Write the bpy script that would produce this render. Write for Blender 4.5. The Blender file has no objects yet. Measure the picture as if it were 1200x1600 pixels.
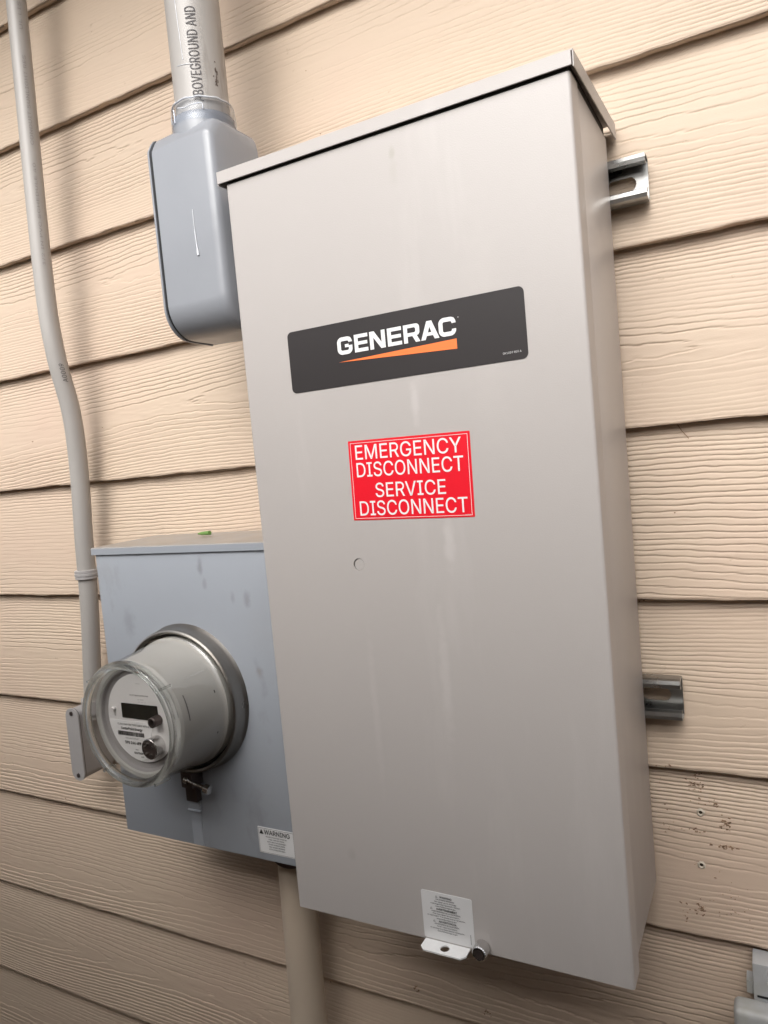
import bpy, bmesh, math, random
import numpy as np
from mathutils import Vector, Matrix

random.seed(7)
scene = bpy.context.scene
COL = scene.collection

# ------------------------------------------------------------------ camera
cd = bpy.data.cameras.new('camera')
cam = bpy.data.objects.new('camera', cd); COL.objects.link(cam)
cam.location = (0.46871, -0.77664, -0.72644)
cam.rotation_euler = (1.50566, 0.09003, 0.48552)
cd.sensor_fit = 'VERTICAL'; cd.sensor_height = 36.0; cd.sensor_width = 27.0
cd.lens = 1128.63 / 1600 * 36
cd.clip_start = 0.02; cd.clip_end = 500
scene.camera = cam

# ------------------------------------------------------------------ light
SUN_EL, SUN_AZ = math.radians(40), math.radians(5)     # azimuth measured from -Y (straight out from the wall) towards -X
sun_dir = Vector((math.sin(SUN_AZ) * math.cos(SUN_EL), -math.cos(SUN_AZ) * math.cos(SUN_EL), math.sin(SUN_EL)))
w = bpy.data.worlds.new('World'); scene.world = w; w.use_nodes = True
nt = w.node_tree; nt.nodes.clear()
sky = nt.nodes.new('ShaderNodeTexSky'); sky.sky_type = 'NISHITA'; sky.sun_disc = False
sky.sun_elevation = SUN_EL
sky.sun_rotation = math.atan2(sun_dir.x, sun_dir.y)
sky.dust_density = 4.0; sky.air_density = 1.0; sky.ozone_density = 1.0
hs = nt.nodes.new('ShaderNodeHueSaturation'); hs.inputs['Saturation'].default_value = 0.22   # hazy overcast veil
bg = nt.nodes.new('ShaderNodeBackground'); bg.inputs['Strength'].default_value = 0.15
wo = nt.nodes.new('ShaderNodeOutputWorld')
nt.links.new(sky.outputs[0], hs.inputs['Color']); nt.links.new(hs.outputs[0], bg.inputs[0]); nt.links.new(bg.outputs[0], wo.inputs[0])
sd = bpy.data.lights.new('sun', 'SUN'); sd.energy = 1.45; sd.angle = math.radians(56); sd.color = (1.0, 0.975, 0.945)
sun = bpy.data.objects.new('sun', sd); COL.objects.link(sun)
sun.rotation_euler = sun_dir.to_track_quat('Z', 'Y').to_euler(); sun.location = (-2, -3, 4)
scene.view_settings.view_transform = 'Standard'; scene.view_settings.look = 'None'
scene.view_settings.gamma = 1; scene.view_settings.exposure = 0.78
scene.cycles.max_bounces = 10; scene.cycles.transparent_max_bounces = 16
scene.cycles.use_denoising = True

# ------------------------------------------------------------------ materials
def mat(name, color, rough=0.5, metal=0.0, spec=0.5, bump=None, vary=None, coat=0.0, stain=None, roughvar=None):
    """bump=(scale,distance,detail,(sx,sy,sz)); vary=(scale,amount); stain=(color,scale,lo,hi,amount,(sx,sy,sz))"""
    m = bpy.data.materials.new(name); m.use_nodes = True
    n = m.node_tree.nodes; l = m.node_tree.links; b = n['Principled BSDF']
    b.inputs['Base Color'].default_value = (*color, 1); b.inputs['Roughness'].default_value = rough
    b.inputs['Metallic'].default_value = metal; b.inputs['Specular IOR Level'].default_value = spec
    b.inputs['Coat Weight'].default_value = coat
    tc = n.new('ShaderNodeTexCoord')
    def noise(scale, detail=3, sc=(1, 1, 1), rough_=0.55):
        mp = n.new('ShaderNodeMapping'); mp.inputs['Scale'].default_value = sc
        l.new(tc.outputs['Object'], mp.inputs[0])
        t = n.new('ShaderNodeTexNoise'); t.inputs['Scale'].default_value = scale; t.inputs['Detail'].default_value = detail
        t.inputs['Roughness'].default_value = rough_
        l.new(mp.outputs[0], t.inputs['Vector']); return t
    src = None
    if vary:
        t = noise(vary[0], 4); mr = n.new('ShaderNodeMapRange')
        mr.inputs[1].default_value = 0.25; mr.inputs[2].default_value = 0.75
        mr.inputs[3].default_value = 1 - vary[1]; mr.inputs[4].default_value = 1 + vary[1]
        l.new(t.outputs[0], mr.inputs[0])
        vm = n.new('ShaderNodeVectorMath'); vm.operation = 'SCALE'; vm.inputs[0].default_value = color
        l.new(mr.outputs[0], vm.inputs['Scale']); src = vm.outputs[0]
    if stain:
        for st in (stain if isinstance(stain, list) else [stain]):
            t = noise(st[1], 5, st[5], 0.6); mr = n.new('ShaderNodeMapRange')
            mr.inputs[1].default_value = st[2]; mr.inputs[2].default_value = st[3]; mr.inputs[4].default_value = st[4]
            l.new(t.outputs[0], mr.inputs[0])
            mx = n.new('ShaderNodeMix'); mx.data_type = 'RGBA'
            l.new(mr.outputs[0], mx.inputs[0])
            if src: l.new(src, mx.inputs[6])
            else: mx.inputs[6].default_value = (*color, 1)
            mx.inputs[7].default_value = (*st[0], 1); src = mx.outputs[2]
    if src: l.new(src, b.inputs['Base Color'])
    if roughvar:
        t = noise(roughvar[0], 4, roughvar[2]); mr = n.new('ShaderNodeMapRange')
        mr.inputs[1].default_value = 0.3; mr.inputs[2].default_value = 0.7
        mr.inputs[3].default_value = rough - roughvar[1]; mr.inputs[4].default_value = rough + roughvar[1]
        l.new(t.outputs[0], mr.inputs[0]); l.new(mr.outputs[0], b.inputs['Roughness'])
    if bump:
        t = noise(bump[0], bump[2], bump[3] if len(bump) > 3 else (1, 1, 1)); bn = n.new('ShaderNodeBump')
        bn.inputs['Distance'].default_value = bump[1]; bn.inputs['Strength'].default_value = 1.0
        l.new(t.outputs[0], bn.inputs['Height']); l.new(bn.outputs[0], b.inputs['Normal'])
    return m

M = {}
SID = (0.552, 0.440, 0.338)
M['siding'] = mat('siding_paint', SID, 0.55, spec=0.35, bump=(1400, 0.00012, 3, (0.35, 1, 1)), vary=(3.0, 0.03),
                  stain=[((0.55, 0.385, 0.31), 2.6, 0.46, 0.72, 0.38, (1, 1, 1)), ((0.30, 0.21, 0.14), 60, 0.68, 0.76, 0.5, (1, 1, 1.6))])
CAB = (0.44, 0.41, 0.391)
M['cab'] = mat('powder_coat_bisque', CAB, 0.42, spec=0.5, bump=(900, 0.00013, 2), vary=(2.5, 0.012),
               stain=[((0.60, 0.57, 0.55), 9, 0.58, 0.70, 0.16, (1.7, 1.7, 0.28)), ((0.33, 0.30, 0.26), 13, 0.68, 0.80, 0.25, (1, 1, 0.6))],
               roughvar=(6, 0.06, (1, 1, 0.4)))
M['gap_shade'] = mat('gap_shade_dark', (0.05, 0.045, 0.04), 0.7)  # near-black colour stands in for shade in lid gaps and ring recess
M['grey'] = mat('meter_can_grey_paint', (0.315, 0.337, 0.372), 0.42, spec=0.5, bump=(500, 0.00006, 2), vary=(5, 0.05),
                stain=[((0.12, 0.12, 0.12), 13, 0.60, 0.76, 0.4, (1.2, 1.2, 0.6)), ((0.34, 0.335, 0.33), 4, 0.5, 0.8, 0.4, (1, 1, 1))],
                roughvar=(9, 0.1, (1, 1, 1)))
M['pvc'] = mat('grey_pvc', (0.365, 0.345, 0.325), 0.38, spec=0.5, vary=(6, 0.05),
               stain=[((0.19, 0.165, 0.14), 18, 0.62, 0.74, 0.5, (3, 3, 0.35)), ((0.50, 0.48, 0.46), 30, 0.66, 0.72, 0.35, (5, 5, 0.25))],
               bump=(160, 0.00008, 2, (1, 1, 0.2)))
M['pvc_body'] = mat('grey_pvc_fitting', (0.27, 0.282, 0.306), 0.25, spec=0.5, vary=(7, 0.04), bump=(60, 0.0002, 2),
                    stain=((0.22, 0.22, 0.24), 26, 0.68, 0.76, 0.5, (1, 1, 1)))
M['pvc_small'] = mat('grey_pvc_small_fitting', (0.345, 0.33, 0.325), 0.4, spec=0.5, vary=(20, 0.05))
M['glue'] = mat('clear_primer_glue', (0.62, 0.64, 0.68), 0.12, spec=0.6)
M['gasket'] = mat('black_gasket', (0.012, 0.012, 0.013), 0.5)
M['tanpipe'] = mat('painted_tan_pipe', (0.56, 0.465, 0.365), 0.5, spec=0.4, vary=(8, 0.05), bump=(45, 0.0006, 3, (1, 1, 0.6)),
                   stain=((0.28, 0.2, 0.14), 40, 0.68, 0.74, 0.7, (1, 1, 0.6)))
M['rust'] = mat('dark_brown_hub', (0.07, 0.04, 0.032), 0.6)
M['galv'] = mat('galvanised_steel', (0.38, 0.38, 0.37), 0.34, metal=1.0, bump=(90, 0.0002, 3, (0.3, 1, 1)), vary=(30, 0.18), roughvar=(30, 0.1, (1, 1, 1)))
M['ring'] = mat('brushed_ring_steel', (0.29, 0.275, 0.255), 0.36, metal=1.0, bump=(200, 0.0001, 2), vary=(12, 0.12),
                stain=((0.22, 0.19, 0.16), 14, 0.45, 0.7, 0.6, (1, 1, 1)), roughvar=(20, 0.1, (1, 1, 1)))
M['chrome'] = mat('bright_metal', (0.68, 0.67, 0.66), 0.18, metal=1.0)
M['darkmetal'] = mat('dark_metal', (0.10, 0.08, 0.075), 0.35, metal=0.7)
M['meter'] = mat('meter_base_plastic', (0.44, 0.43, 0.405), 0.45, spec=0.4, vary=(10, 0.04))
M['face'] = mat('meter_faceplate', (0.72, 0.70, 0.69), 0.5, vary=(12, 0.03))
M['facedark'] = mat('meter_face_surround', (0.32, 0.305, 0.30), 0.5)
M['lcd'] = mat('lcd_glass', (0.012, 0.011, 0.008), 0.25)
M['white'] = mat('white_label', (0.66, 0.655, 0.65), 0.4, vary=(30, 0.02))
M['meterlabel'] = mat('meter_white_label', (0.82, 0.81, 0.80), 0.45)
M['black'] = mat('black_ink', (0.015, 0.014, 0.014), 0.5)
M['greyink'] = mat('grey_ink', (0.16, 0.15, 0.15), 0.5)
M['pipeink'] = mat('pipe_print_ink', (0.075, 0.07, 0.075), 0.6)
M['fadedink'] = mat('faded_ink', (0.27, 0.25, 0.24), 0.5)
M['scuff'] = mat('dark_scuff', (0.09, 0.065, 0.05), 0.7)
M['plate'] = mat('dark_brand_plate', (0.030, 0.026, 0.026), 0.42, spec=0.35, vary=(12, 0.05), bump=(900, 0.00003, 2))
M['logo_white'] = mat('logo_white', (0.80, 0.79, 0.78), 0.45)
M['orange'] = mat('logo_orange', (0.92, 0.20, 0.045), 0.45)
M['red'] = mat('red_sticker', (0.76, 0.006, 0.020), 0.4, vary=(30, 0.03), bump=(120, 0.00006, 3))
M['tab'] = mat('zinc_white_tab', (0.80, 0.80, 0.79), 0.4, vary=(60, 0.08))
M['green'] = mat('green_plastic', (0.13, 0.25, 0.06), 0.5)
M['specks'] = mat('dark_residue', (0.24, 0.155, 0.10), 0.9, vary=(200, 0.5))
M['hole'] = mat('nail_hole_dark', (0.02, 0.012, 0.008), 0.9)
M['chip'] = mat('bare_fibre', (0.52, 0.46, 0.38), 0.9)
M['box'] = mat('weathered_grey_plastic', (0.43, 0.435, 0.44), 0.4, vary=(25, 0.12), bump=(80, 0.0004, 4), stain=((0.33, 0.32, 0.26), 18, 0.5, 0.7, 0.6, (1, 1, 1)))
M['fence'] = mat('fence_wood', (0.11, 0.095, 0.085), 0.8, vary=(6, 0.3), bump=(60, 0.003, 4, (1, 1, 0.1)))
M['ground'] = mat('bare_soil', (0.07, 0.055, 0.04), 0.9, vary=(5, 0.4), bump=(25, 0.02, 5))

# small local marks on painted steel: (x, z, half width, half height, colour, strength) in metres relative to the thing's base
def marks(m, items):
    n = m.node_tree.nodes; l = m.node_tree.links; b = n['Principled BSDF']; src = b.inputs['Base Color'].links[0].from_socket
    tc = n.new('ShaderNodeTexCoord'); no = n.new('ShaderNodeTexNoise'); no.inputs['Scale'].default_value = 120; l.new(tc.outputs['Object'], no.inputs['Vector'])
    for x, z, hx, hz, col, k in items:
        mp = n.new('ShaderNodeMapping'); mp.inputs['Location'].default_value = (-x / hx, 0, -z / hz); mp.inputs['Scale'].default_value = (1 / hx, 0, 1 / hz)
        l.new(tc.outputs['Object'], mp.inputs[0]); ln = n.new('ShaderNodeVectorMath'); ln.operation = 'LENGTH'; l.new(mp.outputs[0], ln.inputs[0])
        ad = n.new('ShaderNodeMath'); ad.operation = 'ADD'; l.new(ln.outputs['Value'], ad.inputs[0]); l.new(no.outputs[0], ad.inputs[1])
        mr = n.new('ShaderNodeMapRange'); mr.interpolation_type = 'SMOOTHSTEP'; mr.inputs[1].default_value = 1.7; mr.inputs[2].default_value = 0.6; mr.inputs[4].default_value = k
        l.new(ad.outputs[0], mr.inputs[0]); mx = n.new('ShaderNodeMix'); mx.data_type = 'RGBA'; l.new(mr.outputs[0], mx.inputs[0]); l.new(src, mx.inputs[6]); mx.inputs[7].default_value = (*col, 1); src = mx.outputs[2]
    l.new(src, b.inputs['Base Color'])
CX, CZ = 0.1736, -1.19
marks(M['cab'], [(0.1874 - CX, -0.4515 - CZ, .0035, .0080, (0.33, 0.30, 0.25), .45), (0.1874 - CX, -0.468 - CZ, .005, .014, (0.37, 0.34, 0.30), .25),
                 (0.189 - CX, -0.672 - CZ, .005, .022, (0.60, 0.57, 0.55), .35), (0.211 - CX, -0.800 - CZ, .006, .030, (0.60, 0.57, 0.55), .4),
                 (0.196 - CX, -0.930 - CZ, .006, .075, (0.56, 0.53, 0.51), .35), (0.118 - CX, -0.960 - CZ, .005, .090, (0.52, 0.49, 0.47), .3),
                 (0.075 - CX, -1.12 - CZ, .006, .008, (0.30, 0.27, 0.25), .25), (0.26 - CX, -0.62 - CZ, .02, .12, (0.50, 0.47, 0.44), .2)])
GX0, GZ0 = -.18, -1.186
marks(M['grey'], [(-.1405 - GX0, -.828 - GZ0, .005, .014, (0.14, 0.14, 0.14), .5), (-.136 - GX0, -.850 - GZ0, .004, .009, (0.15, 0.15, 0.15), .35), (-.074 - GX0, -.868 - GZ0, .006, .012, (0.15, 0.15, 0.15), .45),
                  (-.095 - GX0, -.866 - GZ0, .004, .008, (0.16, 0.16, 0.16), .35), (-.27 - GX0, -.90 - GZ0, .012, .02, (0.16, 0.17, 0.18), .35), (-.066 - GX0, -.955 - GZ0, .006, .008, (0.2, 0.18, 0.15), .5)])
# dust settles on the top of the meter can lid
def dusty(name, base, dust):
    m = M['grey'].copy(); m.name = name
    n = m.node_tree.nodes; l = m.node_tree.links; b = n['Principled BSDF']
    src = b.inputs['Base Color'].links[0].from_socket
    g = n.new('ShaderNodeNewGeometry'); sx = n.new('ShaderNodeSeparateXYZ'); l.new(g.outputs['True Normal'], sx.inputs[0])
    tc = n.new('ShaderNodeTexCoord'); t = n.new('ShaderNodeTexNoise'); t.inputs['Scale'].default_value = 35; t.inputs['Detail'].default_value = 5
    l.new(tc.outputs['Object'], t.inputs['Vector'])
    a = n.new('ShaderNodeMath'); a.operation = 'MULTIPLY'; l.new(sx.outputs[2], a.inputs[0])
    mr = n.new('ShaderNodeMapRange'); mr.inputs[1].default_value = 0.3; mr.inputs[2].default_value = 0.6; mr.inputs[3].default_value = 0.65; mr.inputs[4].default_value = 1
    l.new(t.outputs[0], mr.inputs[0]); l.new(mr.outputs[0], a.inputs[1]); a.use_clamp = True
    mx = n.new('ShaderNodeMix'); mx.data_type = 'RGBA'; l.new(a.outputs[0], mx.inputs[0]); l.new(src, mx.inputs[6]); mx.inputs[7].default_value = (*dust, 1)
    l.new(mx.outputs[2], b.inputs['Base Color'])
    return m
M['greydust'] = dusty('meter_lid_dusty', None, (0.34, 0.30, 0.26))

def clear_plastic(name, gloss_tint=(1, 1, 1), base_fac=0.08, tint=(0.97, 0.965, 0.955), gr=0.06):
    m = bpy.data.materials.new(name); m.use_nodes = True; n = m.node_tree.nodes; l = m.node_tree.links; n.clear()
    o = n.new('ShaderNodeOutputMaterial'); tr = n.new('ShaderNodeBsdfTransparent'); tr.inputs[0].default_value = (*tint, 1)
    gl = n.new('ShaderNodeBsdfGlossy'); gl.inputs['Roughness'].default_value = gr; gl.inputs[0].default_value = (*gloss_tint, 1)
    lw = n.new('ShaderNodeLayerWeight'); lw.inputs[0].default_value = 0.2
    mr = n.new('ShaderNodeMapRange'); mr.inputs[3].default_value = base_fac; mr.inputs[4].default_value = 0.55
    l.new(lw.outputs['Fresnel'], mr.inputs[0])
    mx = n.new('ShaderNodeMixShader'); l.new(mr.outputs[0], mx.inputs[0]); l.new(tr.outputs[0], mx.inputs[1]); l.new(gl.outputs[0], mx.inputs[2])
    l.new(mx.outputs[0], o.inputs[0]); return m
M['clear'] = clear_plastic('clear_polycarbonate')
M['clear2'] = clear_plastic('clear_glued_collar', base_fac=0.015, tint=(0.90, 0.92, 0.95), gr=0.3)
def glassy(name):
    m = bpy.data.materials.new(name); m.use_nodes = True; n = m.node_tree.nodes; l = m.node_tree.links; n.clear()
    o = n.new('ShaderNodeOutputMaterial'); tr = n.new('ShaderNodeBsdfTransparent'); tr.inputs[0].default_value = (0.92, 0.93, 0.92, 1)
    g = n.new('ShaderNodeBsdfGlass'); g.inputs['IOR'].default_value = 1.45; g.inputs['Roughness'].default_value = 0.0; g.inputs[0].default_value = (0.95, 0.96, 0.95, 1)
    mx = n.new('ShaderNodeMixShader'); mx.inputs[0].default_value = 0.62
    l.new(tr.outputs[0], mx.inputs[1]); l.new(g.outputs[0], mx.inputs[2]); l.new(mx.outputs[0], o.inputs[0]); return m
M['glass'] = glassy('clear_moulded_rim')

# ------------------------------------------------------------------ helpers
def thing(name, label, cat, loc=(0, 0, 0), group=None):
    o = bpy.data.objects.new(name, None); COL.objects.link(o); o.location = loc
    o.empty_display_size = 0.03
    o['label'] = label; o['category'] = cat
    if group: o['group'] = group
    return o
def wloc(o):
    v = Vector((0, 0, 0))
    while o is not None: v += o.location; o = o.parent
    return v
def obj(name, bm, m, parent=None, smooth=True, ang=35, label=None):
    """bm (bmesh or mesh) in world coordinates"""
    if isinstance(bm, bpy.types.Mesh): me = bm
    else:
        bmesh.ops.recalc_face_normals(bm, faces=bm.faces)
        me = bpy.data.meshes.new(name); bm.to_mesh(me); bm.free()
    me.materials.clear(); me.materials.append(M[m])
    o = bpy.data.objects.new(name, me); COL.objects.link(o)
    if parent is not None:
        o.parent = parent; me.transform(Matrix.Translation(-wloc(parent)))
    if smooth:
        for p in me.polygons: p.use_smooth = True
        try: me.set_sharp_from_angle(angle=math.radians(ang))
        except Exception: pass
    if label: o['label'] = label
    return o
def tag(o, label, cat, group=None):
    o['label'] = label; o['category'] = cat
    if group: o['group'] = group
    return o
def box(bm, x0, x1, y0, y1, z0, z1, bev=0.0, seg=2):
    r = bmesh.ops.create_cube(bm, size=1)
    for v in r['verts']:
        v.co = Vector(((x0 + x1) / 2 + v.co.x * (x1 - x0), (y0 + y1) / 2 + v.co.y * (y1 - y0), (z0 + z1) / 2 + v.co.z * (z1 - z0)))
    if bev:
        es = list({e for v in r['verts'] for e in v.link_edges})
        bmesh.ops.bevel(bm, geom=es, offset=bev, segments=seg, profile=0.5, affect='EDGES')
def BX(*a, **k):
    bm = bmesh.new(); box(bm, *a, **k); return bm
def prism(bm, pts, d0, d1, axis='y', bev=0, seg=2):
    """closed polygon pts (2-D) extruded along axis from d0 to d1. axis y: pts=(x,z); x: pts=(y,z); z: pts=(x,y)"""
    def P(p, d):
        return {'y': (p[0], d, p[1]), 'x': (d, p[0], p[1]), 'z': (p[0], p[1], d)}[axis]
    a = [bm.verts.new(P(p, d0)) for p in pts]; b = [bm.verts.new(P(p, d1)) for p in pts]
    n = len(pts); f1 = bm.faces.new(a); f2 = bm.faces.new(b[::-1])
    for i in range(n): bm.faces.new((a[i], b[i], b[(i + 1) % n], a[(i + 1) % n]))
    if bev:
        es = list(f1.edges) + list(f2.edges)
        bmesh.ops.bevel(bm, geom=es, offset=bev, segments=seg, profile=0.5, affect='EDGES')
def rrect(x0, x1, z0, z1, r, n=6):
    if not isinstance(r, (tuple, list)): r = (r,) * 4      # order: BL, BR, TR, TL
    c = [(x0 + r[0], z0 + r[0], r[0], 180), (x1 - r[1], z0 + r[1], r[1], 270), (x1 - r[2], z1 - r[2], r[2], 0), (x0 + r[3], z1 - r[3], r[3], 90)]
    out = []
    for cx, cz, rr, a0 in c:
        for i in range(n + 1):
            a = math.radians(a0 + 90 * i / n); out.append((cx + rr * math.cos(a), cz + rr * math.sin(a)))
    return out
def lathe_y(bm, cx, cz, prof, n=64, cap0=False, cap1=False):
    """prof = [(r,y)...] revolved about the line x=cx,z=cz"""
    rings = []
    for r, y in prof:
        rings.append([bm.verts.new((cx + r * math.cos(2 * math.pi * i / n), y, cz + r * math.sin(2 * math.pi * i / n))) for i in range(n)])
    for a, b in zip(rings, rings[1:]):
        for i in range(n): bm.faces.new((a[i], a[(i + 1) % n], b[(i + 1) % n], b[i]))
    if cap0: bm.faces.new(rings[0][::-1])
    if cap1: bm.faces.new(rings[-1])
def LY(*a, **k):
    bm = bmesh.new(); lathe_y(bm, *a, **k); return bm
def tube(bm, pts, r, n=24, caps=True):
    pts = [Vector(p) for p in pts]; rs = r if isinstance(r, (list, tuple)) else [r] * len(pts)
    rings = []; up = Vector((0, 1, 0))
    for i, p in enumerate(pts):
        d = (pts[min(i + 1, len(pts) - 1)] - pts[max(i - 1, 0)]).normalized()
        u = up - d * up.dot(d)
        if u.length < 1e-3: u = Vector((1, 0, 0)) - d * d.x
        u.normalize(); up = u; v = d.cross(u)
        rings.append([bm.verts.new(p + (u * math.cos(2 * math.pi * k / n) + v * math.sin(2 * math.pi * k / n)) * rs[i]) for k in range(n)])
    for a, b in zip(rings, rings[1:]):
        for k in range(n): bm.faces.new((a[k], a[(k + 1) % n], b[(k + 1) % n], b[k]))
    if caps: bm.faces.new(rings[0][::-1]); bm.faces.new(rings[-1])
def TB(*a, **k):
    bm = bmesh.new(); tube(bm, *a, **k); return bm
def spline(P, sub=8):
    P = [Vector(p) for p in P]; Q = [P[0] * 2 - P[1]] + P + [P[-1] * 2 - P[-2]]; out = []
    for i in range(1, len(Q) - 2):
        for k in range(sub):
            t = k / sub; a, b, c, d = Q[i - 1], Q[i], Q[i + 1], Q[i + 2]
            out.append(0.5 * ((2 * b) + (c - a) * t + (2 * a - 5 * b + 4 * c - d) * t * t + (3 * b - a - 3 * c + d) * t ** 3))
    out.append(P[-1]); return out

def load_font():
    import os
    try:
        p = os.path.join(bpy.utils.resource_path('LOCAL'), 'datafiles', 'fonts', 'Inter.woff2')
        if os.path.exists(p): return bpy.data.fonts.load(p)
    except Exception: pass
    return None
FONT = load_font()
def curve_mesh(cu):
    o = bpy.data.objects.new('tmp', cu); COL.objects.link(o)
    dg = bpy.context.evaluated_depsgraph_get(); dg.update()
    me = bpy.data.meshes.new_from_object(o.evaluated_get(dg)); bpy.data.objects.remove(o); return me
from mathutils.geometry import tessellate_polygon, interpolate_bezier
def text_mesh(s, size=1.0, bold=0.0, space=1.0):
    """every outline is filled by itself (with its own holes) on a hair-thin step, so that fonts whose
    letters are made of overlapping outlines stay clean; z holds the step"""
    cu = bpy.data.curves.new('txt', 'FONT'); cu.body = s; cu.size = size
    if FONT: cu.font = FONT
    cu.space_character = space + bold * .8
    o = bpy.data.objects.new('tmp', cu); COL.objects.link(o)
    dg = bpy.context.evaluated_depsgraph_get(); dg.update(); c = o.to_curve(dg); loops = []
    for sp_ in c.splines:
        L = []; B = sp_.bezier_points; n = len(B)
        if n < 2: continue
        for i in range(n):
            a, b = B[i], B[(i + 1) % n]
            straight = (a.handle_right - a.co).cross(b.co - a.co).length < 1e-7 and (b.handle_left - b.co).cross(b.co - a.co).length < 1e-7
            if straight: L.append(a.co.copy())
            else: L += interpolate_bezier(a.co, a.handle_right, b.handle_left, b.co, 7)[:-1]
        area = lambda Q: sum(Q[i - 1].x * Q[i].y - Q[i].x * Q[i - 1].y for i in range(len(Q))) / 2
        w_ = max(p.x for p in L) - min(p.x for p in L)
        if FONT and n == 20 and abs(w_ - 0.349 * size) < 0.01 * size:      # R: the font's outline crosses itself, redraw stem and bowl
            x0 = min(p.x for p in L); k_ = size; V2 = lambda a, b: Vector((x0 + a * k_, b * k_, 0)); sg = area(L)
            b_ = 0.0; st = .065 + 2 * b_; yb0 = min(p.y for p in L) / size
            L = [V2(0, yb0), V2(st, yb0), V2(st, .205 - b_)] + [V2(*q) for q in arc(.197 + b_, .357, .152 + b_, -90, 90, 12)] + [V2(0, .509 + b_)]
            Lh = [V2(st, .262 + b_), V2(st, .4515 - b_)] + [V2(*q) for q in arc(.197 + b_, .35675, .0945 - b_, 90, -90, 12)]
            if area(L) * sg < 0: L = L[::-1]
            if area(Lh) * sg > 0: Lh = Lh[::-1]
            loops.append((area(Lh), Lh))
        ar = area(L)
        loops.append((ar, L))
    o.to_curve_clear(); bpy.data.objects.remove(o)
    big = max(loops, key=lambda q: abs(q[0]))[0]; outs = [q for q in loops if q[0] * big > 0]; holes = [q for q in loops if q[0] * big < 0]
    if bold:
        def fat(L, ar, d):
            sg = 1 if ar > 0 else -1; out = []; n = len(L)
            for i in range(n):
                a = L[i] - L[i - 1]; b = L[(i + 1) % n] - L[i]
                if a.length < 1e-9: a = b
                if b.length < 1e-9: b = a
                a = a.normalized(); b = b.normalized(); na = Vector((a.y, -a.x, 0)); nb = Vector((b.y, -b.x, 0)); m = na + nb
                m = na if m.length < 1e-6 else m.normalized()
                out.append(L[i] + m * (sg * d / max(.5, m.dot(na))))
            return out
        outs = [(a, fat(L, a, bold * size)) for a, L in outs]; holes = [(a, fat(L, a, -bold * size)) for a, L in holes]
    bb = lambda L: (min(p.x for p in L), max(p.x for p in L), min(p.y for p in L), max(p.y for p in L))
    sets = [[L] for a, L in outs]; ob = [bb(L) for a, L in outs]
    for a, L in holes:
        h = bb(L); best = None
        for k, q in enumerate(ob):
            if q[0] <= h[0] and q[1] >= h[1] and q[2] <= h[2] and q[3] >= h[3]:
                if best is None or (q[1] - q[0]) < (ob[best][1] - ob[best][0]): best = k
        if best is not None: sets[best].append(L)
    V = []; F = []
    for k, S in enumerate(sets):
        base = len(V); flat = [p for L in S for p in L]; V += [(p.x, p.y, 0.00002 * (k % 5)) for p in flat]
        F += [tuple(base + i for i in t) for t in tessellate_polygon([[Vector((p.x, p.y, 0)) for p in L] for L in S])]
    me = bpy.data.meshes.new('text'); me.from_pydata(V, [], F); me.update(); return me
def fit_text(s, x0, x1, z0, z1, y, bold=0.0, space=1.0, rot=0.0):
    """text mesh stretched so that its ink fills the box, standing in the plane y facing -Y"""
    me = text_mesh(s, 1.0, bold, space)
    co = np.empty(len(me.vertices) * 3); me.vertices.foreach_get('co', co); co = co.reshape(-1, 3)
    a, b = co[:, 0].min(), co[:, 0].max(); c, d = co[:, 1].min(), co[:, 1].max()
    out = np.zeros_like(co)
    out[:, 0] = x0 + (co[:, 0] - a) / (b - a) * (x1 - x0); out[:, 1] = y - co[:, 2]; out[:, 2] = z0 + (co[:, 1] - c) / (d - c) * (z1 - z0)
    me.vertices.foreach_set('co', out.ravel()); me.update(); return me
def join_meshes(ms):
    bm = bmesh.new()
    for m in ms: bm.from_mesh(m)
    me = bpy.data.meshes.new('ink'); bm.to_mesh(me); bm.free(); return me
def line_text(s, xc, z, h, y, bold=0.02, maxw=None, x0=None, space=1.0):
    """one line of text with cap height h, centred at xc (or starting at x0)"""
    me = text_mesh(s, 1.0, bold, space)
    co = np.empty(len(me.vertices) * 3); me.vertices.foreach_get('co', co); co = co.reshape(-1, 3)
    a, b = co[:, 0].min(), co[:, 0].max(); k = h / 0.72; wd = (b - a) * k; kx = k
    if maxw and wd > maxw: kx = k * maxw / wd; wd = maxw
    sx = (xc - wd / 2) if x0 is None else x0
    out = np.zeros_like(co); out[:, 0] = sx + (co[:, 0] - a) * kx; out[:, 1] = y - co[:, 2]; out[:, 2] = z + co[:, 1] * k
    me.vertices.foreach_set('co', out.ravel()); me.update(); return me
def poly_curve_mesh(loops, y):
    """filled 2-D shape from closed loops (x,z), holes allowed"""
    cu = bpy.data.curves.new('shape', 'CURVE'); cu.dimensions = '2D'; cu.fill_mode = 'BOTH'
    for L in loops:
        s = cu.splines.new('POLY'); s.points.add(len(L) - 1); s.use_cyclic_u = True
        for p, q in zip(s.points, L): p.co = (q[0], q[1], 0, 1)
    me = curve_mesh(cu)
    for v in me.vertices: v.co = Vector((v.co.x, y, v.co.y))
    return me
def thick(path, t):
    P = [Vector((*p, 0)) for p in path]; L = []; Rr = []
    for i, p in enumerate(P):
        d0 = (P[i] - P[i - 1]).normalized() if i > 0 else (P[1] - P[0]).normalized()
        d1 = (P[i + 1] - P[i]).normalized() if i < len(P) - 1 else d0
        n0 = Vector((-d0.y, d0.x, 0)); n1 = Vector((-d1.y, d1.x, 0)); m = (n0 + n1).normalized(); k = t / 2 / max(0.35, m.dot(n0))
        L.append((p.x + m.x * k, p.y + m.y * k)); Rr.append((p.x - m.x * k, p.y - m.y * k))
    return L + Rr[::-1]
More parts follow.
